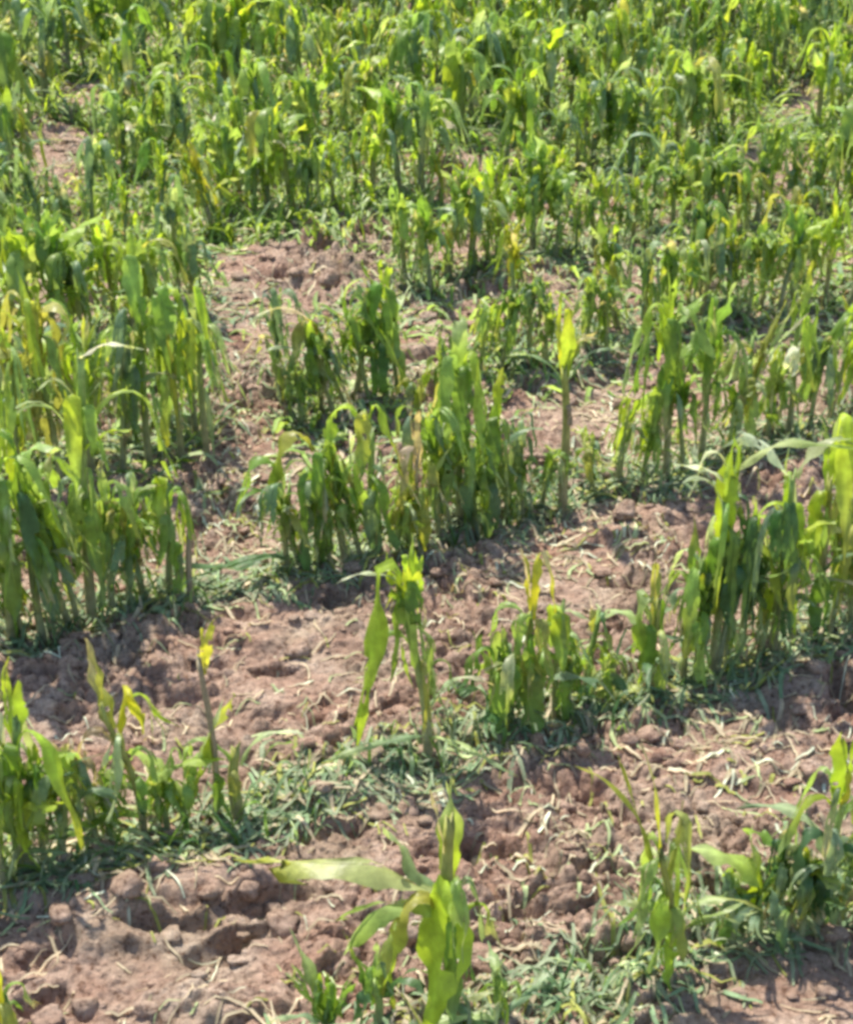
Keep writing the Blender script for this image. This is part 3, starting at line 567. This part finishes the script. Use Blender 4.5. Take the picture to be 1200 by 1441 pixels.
# far plants that stand out
FARS = [(300, 318, 165, 'y', 'slim bright yellow maize plant standing out left of centre, sixth row', 6, 1.3), (622, 285, 198, 'y', 'small orange-yellow maize plant beside the upper bare spot', 7, .9),
        (775, 300, 180, 'b', 'tall light green maize plant rising above its row, upper right of centre', 6, 1.4), (1048, 175, 55, 'b', 'broad yellow-green maize plant near the top right', 8, 1.8),
        (1185, 300, 195, 'b', 'brilliant yellow-green maize plant at the upper right edge', 7, 1.5), (1052, 335, 208, 'o', 'maize plant with hanging amber leaf on the upper right', 6, 1.3),
        (725, 430, 300, 'y', 'fan of vivid yellow narrow leaves in the fifth row', 5, 1.1), (985, 430, 285, 'd', 'wide very dark green maize plant on the right of the fifth row', 5, 1.9),
        (570, 385, 250, 'm', 'tall green maize plant next to the bare patch at upper centre', 5, 1.3), (215, 260, 150, 'm', 'broad light green maize plant at the upper left', 7, 1.6),
        (1122, 350, 250, 'o', 'olive-brown hanging maize plant near the upper right edge', 6, 1.4), (400, 90, 2, 'b', 'lime star-leaved maize plant at the top, left of centre', 9, 1.2),
        (905, 215, 85, 'b', 'lime-topped slender maize plant at the upper right of centre', 8, 1.1), (360, 305, 190, 'm', 'leafy maize plant directly right of the bright yellow one', 6, 1.4)]
for (px, pb, pt, tn, lb, rw, vg) in FARS:
    hero(px, pb, pt, lb, None, row=rw, tone=tn, vigor=vg, rad=.009)

# ---------------------------------------------------------------- the rows behind, plant by plant
GAPS = [(370, 440, 75, 100), (440, 385, 110, 40), (345, 600, 45, 120), (650, 255, 50, 42), (85, 225, 55, 55), (1090, 225, 50, 50), (600, 510, 60, 50),
        (640, 340, 40, 30), (70, 420, 45, 40), (845, 560, 50, 40), (340, 700, 60, 100), (120, 140, 30, 25), (1130, 130, 25, 25)]
rg = random.Random(7)
protos = []
def copy_tree(o, parent=None):
    c = o.copy(); col.objects.link(c); c.parent = parent
    for ch in o.children: copy_tree(ch, c)
    return c
cand = []
for k in range(4, 16):
    x = -5.2
    while x < 5.2:
        x += rg.uniform(.045, .085) if k < 6 else rg.uniform(.065, .115)
        y = row_y(k, x)+rg.gauss(0, .05 if k < 6 else .07 if k < 7 else .13)
        px, py = proj(x, y)
        if px < -520 or px > 1720 or py < -330 or py > 1500: continue
        if any(((px-a)/b_)**2+((py-c)/d)**2 < 1 for a, c, b_, d in GAPS): continue
        if any((x-a)**2+(y-c)**2 < .09**2 for a, c in TAKEN): continue
        H = rg.uniform(.30, .45)*(1.22 if k > 7 else 1.12 if k > 5 else 1)
        if rg.random() < .14: H *= .6
        topy = proj(x, y, H)[1]
        vis = -25 < px < 1225 and topy < 1441 and py > 2 
        cand.append((y, k, x, H, vis))
cand.sort()
tones = [None, None, 'g', 'm', 'm', 'b', 'k', 'm', None]
N_IND = 300-len(TAKEN)
ind = [c for c in cand if c[4]][:N_IND]; inds = set(id(c) for c in ind)
rest = [c for c in cand if id(c) not in inds]
print('individual', len(ind), 'rest', len(rest), 'heroes', len(TAKEN))
DESC = ['green', 'ragged', 'drooping', 'bent', 'shredded']
cnt = {}
order = sorted(ind, key=lambda c: (c[1], c[2]))
NTH = ['first', 'second', 'third', 'fourth', 'fifth', 'sixth', 'seventh', 'eighth', 'ninth', 'tenth', 'eleventh', 'twelfth', 'thirteenth', 'fourteenth', 'fifteenth', 'sixteenth', 'seventeenth', 'eighteenth', 'nineteenth', 'twentieth']
for c in order:
    y, k, x, H, vis = c
    i = cnt.get(k, 0); cnt[k] = i+1
    if k <= 5:
        px = proj(x, y)[0]
        side = 'left edge' if px < 200 else 'left part' if px < 450 else 'middle' if px < 750 else 'right part' if px < 1000 else 'right edge'
        lab = 'shredded ordinary maize plant of the %s row, %s from the left among its plain ones' % (ORD[k], NTH[min(i, 19)])
    else:
        lab = 'hail-shredded green maize plant in the dense %s row from the front' % ORD[k]
    gname = 'maize plants of the %s row' % ORD[k]
    if k <= 4 or len(protos) < 26:
        t = rg.choice(tones)
        o = make_plant(x, y, H, rand_leaves(rg, H, rg.uniform(.85, 1.4), t), rg, rg.uniform(.006, .01), .72, (rg.uniform(-.15, .15), rg.uniform(-.1, .1)), lab, gname, 't', rg.choice(['m', 'o', 'k']))
        protos.append((o, H))
    else:
        p, pH = rg.choice(protos); s = H/pH
        o = copy_tree(p); o.location = (x, y, h1(x, y)); o.rotation_euler = (0, 0, rg.uniform(0, 6.28)); o.scale = (s*rg.uniform(1.05, 1.4),)*2+(s,)
        o['label'] = lab; o['group'] = gname

# the rest of the field, past the individually built plants: one object
def mesh_arrays(me):
    n = len(me.vertices); V = np.empty(n*3, np.float32); me.vertices.foreach_get('co', V)
    K = np.empty(n*4, np.float32); me.color_attributes['tint'].data.foreach_get('color', K)
    F = [tuple(p.vertices) for p in me.polygons]; F = np.array([f if len(f) == 4 else f+(f[2],) for f in F])
    return V.reshape(-1, 3), F, K.reshape(-1, 4)[:, :3]
PA = []
for p, pH in protos[:14]:
    vs, fs, ks, off = [], [], [], 0
    for ch in p.children:
        V, F, K = mesh_arrays(ch.data); F = F[F[:, 2] != F[:, 3]]
        vs.append(V); fs.append(F+off); ks.append(K); off += len(V)
    PA.append((np.vstack(vs), np.vstack(fs), np.vstack(ks), pH))
VV, FF, KK, off = [], [], [], 0
for (y, k, x, H, vis) in rest:
    V, F, K, pH = PA[rg.randrange(len(PA))]; a = rg.uniform(0, 6.28); s = H/pH
    c_, s_ = math.cos(a), math.sin(a)
    wf = rg.uniform(1.05, 1.45)*s; lx = rg.uniform(-.18, .18); ly = rg.uniform(-.12, .12)
    Q = np.stack([(V[:, 0]*c_-V[:, 1]*s_)*wf+x+lx*V[:, 2], (V[:, 0]*s_+V[:, 1]*c_)*wf+y+ly*V[:, 2], V[:, 2]*s+h1(x, y)], 1)
    VV.append(Q); FF.append(F+off); KK.append(K); off += len(V)
if VV:
    o = link('maize_field', mesh_from('maize_field', np.vstack(VV), np.vstack(FF), np.vstack(KK), M_LEAF))
    tag(o, 'dense mass of green maize beyond the plants one can tell apart', 'maize field', None, 'stuff')

# ---------------------------------------------------------------- ribbons of shredded leaf, undergrowth and straw
def ribbons(name, pts, seed, lenr, widr, cols, rise, curl, mat, label, cat, up=False):
    """pts (n,2); every ribbon 6 segments, 3 across"""
    rs = np.random.RandomState(seed); n = len(pts); S = 6
    L = rs.uniform(*lenr, n); W = rs.uniform(*widr, n); a = rs.uniform(0, 2*math.pi, n); ca = rs.uniform(-curl, curl, n)
    palette = np.array([C[c] for c in cols]); K0 = palette[rs.randint(0, len(cols), n)]*rs.uniform(.75, 1.2, (n, 1))
    x = pts[:, 0].copy(); y = pts[:, 1].copy()
    e0 = rs.uniform(.1, 1.0, n) if not up else rs.uniform(.9, 1.5, n); e1 = rs.uniform(-1.2, -.1, n) if not up else rs.uniform(-1.3, .8, n)
    z = np.zeros(n); Vs = []
    for i in range(S+1):
        t = i/S; aa = a+ca*t; el = (e0+(e1-e0)*t)*(rise if not up else 1)
        wv = W*(.5+.5*math.sin(math.pi*min(1, .15+t*.9)))*.5
        tw = rs.uniform(-.4, .4, n)
        base = height(x, y)
        zz = np.maximum(base+z, base+.003)
        sx, sy = -np.sin(aa)*wv, np.cos(aa)*wv; sz = tw*wv
        Vs.append(np.stack([np.stack([x-sx, y-sy, zz-sz*.6+wv*.35], 1), np.stack([x, y, zz], 1), np.stack([x+sx, y+sy, zz+sz*.6+wv*.35], 1)], 1))
        ds = L/S; x = x+np.cos(aa)*np.cos(el)*ds; y = y+np.sin(aa)*np.cos(el)*ds; z = np.maximum(z+np.sin(el)*ds, 0)
    V = np.stack(Vs, 1).reshape(-1, 3)                      # n,(S+1),3,3
    bidx = (np.arange(n)*(S+1)*3)[:, None, None]
    i_ = np.arange(S)[None, :, None]; j_ = np.arange(2)[None, None, :]
    b0 = bidx+i_*3+j_
    F = np.stack([b0, b0+1, b0+4, b0+3], -1).reshape(-1, 4)
    K = np.repeat(K0, (S+1)*3, 0)
    o = link(name, mesh_from(name, V, F, K, mat)); return tag(o, label, cat, None, 'stuff')
rs = np.random.RandomState(5)
def along_rows(dens, sig, k0=1, k1=15, skew=0.0):
    P = []
    for k in range(k0, k1):
        xa, xb = -(.6+.36*(2+.86*k)*.9), (.6+.36*(2+.86*k)*.9)
        n = int((xb-xa)*dens*(1 if k < 6 else .7))
        x = rs.uniform(xa, xb, n); y = row_y(k, x)+rs.normal(skew, sig, n)
        P.append(np.stack([x, y], 1))
    return np.vstack(P)
def gapmask(P, soft=.12, gaps=GAPS):
    keep = np.ones(len(P), bool)
    for i, (x, y) in enumerate(P):
        px, py = proj(x, y)
        for a, c, b_, d in gaps:
            if ((px-a)/b_)**2+((py-c)/d)**2 < 1 and rs.rand() > soft: keep[i] = False; break
    return P[keep]
LG = GAPS+[(170, 1340, 250, 120), (1110, 1400, 160, 55), (1050, 1070, 200, 75), (400, 900, 190, 75), (780, 1190, 120, 90), (860, 750, 90, 60)]
P = gapmask(np.vstack([along_rows(1000, .058, 1, 4), along_rows(900, .13, 4, 15)]), .1, LG)
ribbons('leaf_litter', P, 11, (.03, .13), (.003, .011), ['k', 'q', 'k', 'q', 'k', 's', 'q', 'p', 't', 'o'], .42, 1.6, M_LIT,
        'shredded pale and green leaf ribbons strewn along the feet of the rows', 'leaf litter')
P = gapmask(along_rows(150, .06, 1, 15), .05, LG)
x_, y_ = P[:, 0], P[:, 1]
ribbons('undergrowth', P, 12, (.04, .12), (.004, .010), ['d', 'k', 'k', 'q', 'k', 'q', 'g'], 1, 1.4, M_LEAF, 'low bluish-green undergrowth of leaf blades around the feet of the maize', 'undergrowth', up=True)
P = gapmask(np.vstack([along_rows(520, .26, 4, 15), along_rows(900, .3, 6, 15)]), .12)
ribbons('torn_leaves', P, 14, (.04, .13), (.006, .018), ['k', 'p', 'm', 'g', 'm', 's', 'p', 'b', 'g', 'm'], .9, 1.5, M_LIT, 'torn green and pale leaf pieces covering the soil between the farther rows', 'torn leaves')
P = gapmask(along_rows(420, .28, 6, 15), .06)
ribbons('green_shoots', P, 15, (.07, .20), (.008, .02), ['m', 'g', 'b', 'm', 'k', 'p', 'b'], 1, 1.6, M_LEAF, 'low green leaf blades standing thick between the far rows', 'green shoots', up=True)
n = 22000
x = rs.uniform(-3.6, 3.6, n); y = 1.7+9.5*rs.rand(n)**1.2; m = np.abs(x) < .8+.36*y
P = np.stack([x, y], 1)[m]
ribbons('straw', P, 13, (.015, .09), (.002, .007), ['s', 's', 's', 't', 's', 'o', 'p', 'w'], .35, 1.8, M_LIT, 'bits of dry straw and pale leaf scattered over the bare soil', 'straw')

PT = []
for (px, py, a, b, n_) in [(340, 690, 70, 100, 700), (860, 600, 60, 60, 300), (370, 480, 80, 90, 350), (1060, 1060, 190, 60, 350), (560, 1100, 120, 30, 200), (850, 760, 100, 60, 350), (660, 800, 80, 40, 200), (250, 800, 90, 40, 250), (770, 1190, 100, 70, 160)]:
    for _ in range(int(n_*.35)):
        r_ = math.sqrt(rs.rand()); t_ = rs.rand()*6.283; PT.append(at(px+a*r_*math.cos(t_), py+b*r_*math.sin(t_)))
ribbons('dry_leaf_flakes', np.array(PT), 16, (.015, .08), (.003, .011), ['s', 't', 't', 'p', 's', 't', 'o', 'w'], .4, 1.2, M_LIT, 'dry beige leaf flakes lying thick on the bare soil', 'dry leaves')
# ---------------------------------------------------------------- clods
def clod_arrays(rng, r, seed):
    nu, nv = 12, 8; V = []
    for j in range(nv+1):
        th = math.pi*j/nv
        for i in range(nu):
            ph = 2*math.pi*i/nu
            V.append((math.sin(th)*math.cos(ph), math.sin(th)*math.sin(ph), math.cos(th)))
    V = np.array(V); rr_ = np.random.RandomState(seed+500)
    Q = rr_.normal(size=(11, 3)); Q /= np.linalg.norm(Q, axis=1)[:, None]; dd = rr_.uniform(.55, 1.0, 11)
    dt = V@Q.T; rad = np.min(np.where(dt > .05, dd/np.maximum(dt, .05), 9), 1); rad = np.minimum(rad, 1.25)
    d = vnoise(V[:, 0]*3.7+seed, V[:, 2]*3.7+V[:, 1]*2.9, 78)
    V = V*(rad*(.85+.3*d))[:, None]*r; V[:, 2] *= .7
    F = []
    for j in range(nv):
        for i in range(nu):
            a = j*nu+i; b = j*nu+(i+1) % nu; F.append((a, a+nu, b+nu, b))
    return V, np.array(F)
CL = [(rg, clod_arrays(rg, 1, s)) for s in range(12)]
n = 15000
x = rs.uniform(-3.4, 3.4, n); y = 1.7+9.3*rs.rand(n)**1.25; m = np.abs(x) < .75+.34*y; x = x[m]; y = y[m]
hz = height(x, y); rr = .003+.021*rs.rand(len(x))**4; VV, FF, off = [], [], 0
for i in range(len(x)):
    V, F = CL[rs.randint(12)][1]; a = rs.rand()*6.28; c_, s_ = math.cos(a), math.sin(a)
    VV.append(np.stack([(V[:, 0]*c_-V[:, 1]*s_)*rr[i]*1.3+x[i], (V[:, 0]*s_+V[:, 1]*c_)*rr[i]+y[i], V[:, 2]*rr[i]+hz[i]+rr[i]*.2], 1)); FF.append(F+off); off += len(V)
o = link('soil_crumbs', mesh_from('soil_crumbs', np.vstack(VV), np.vstack(FF), None, M_CLOD)); tag(o, 'small crumbs of dry reddish soil all over the ground', 'soil', None, 'stuff')
CLODS = [(395, 1280, .035, 'greyish soil clod beside the dark crack at the lower left'), (120, 1405, .03, 'soil clod near the bottom left corner'), (180, 1270, .034, 'soil clod on the cracked crust at lower left'),
         (350, 1230, .032, 'soil clod at the upper end of the dark crack'), (420, 905, .03, 'soil clod by the round hollow left of centre'), (800, 560, .035, 'dark clod between the lone stalk and its right neighbour'),
         (760, 1240, .03, 'soil clod in the bare strip right of the large broken plant'), (90, 1295, .026, 'reddish soil clod below the left end of the second row'), (1165, 1395, .022, 'small pale clod in the bottom right corner'),
         (570, 1130, .028, 'soil clod under the pale ribbons in front of the tall trailing plant'), (460, 400, .045, 'soil clod in the far bare patch'), (880, 735, .034, 'soil clod in the bare strip right of the lone stalk')]
for i, (px, py, r, lb) in enumerate(CLODS):
    V, F = clod_arrays(rg, r, 30+i); x, y = at(px, py)
    o = link('soil_clod', mesh_from('soil_clod', V, F, None, M_CLOD)); o.location = (x, y, h1(x, y)+r*.15); tag(o, lb, 'soil clod', 'larger clods of dry soil')
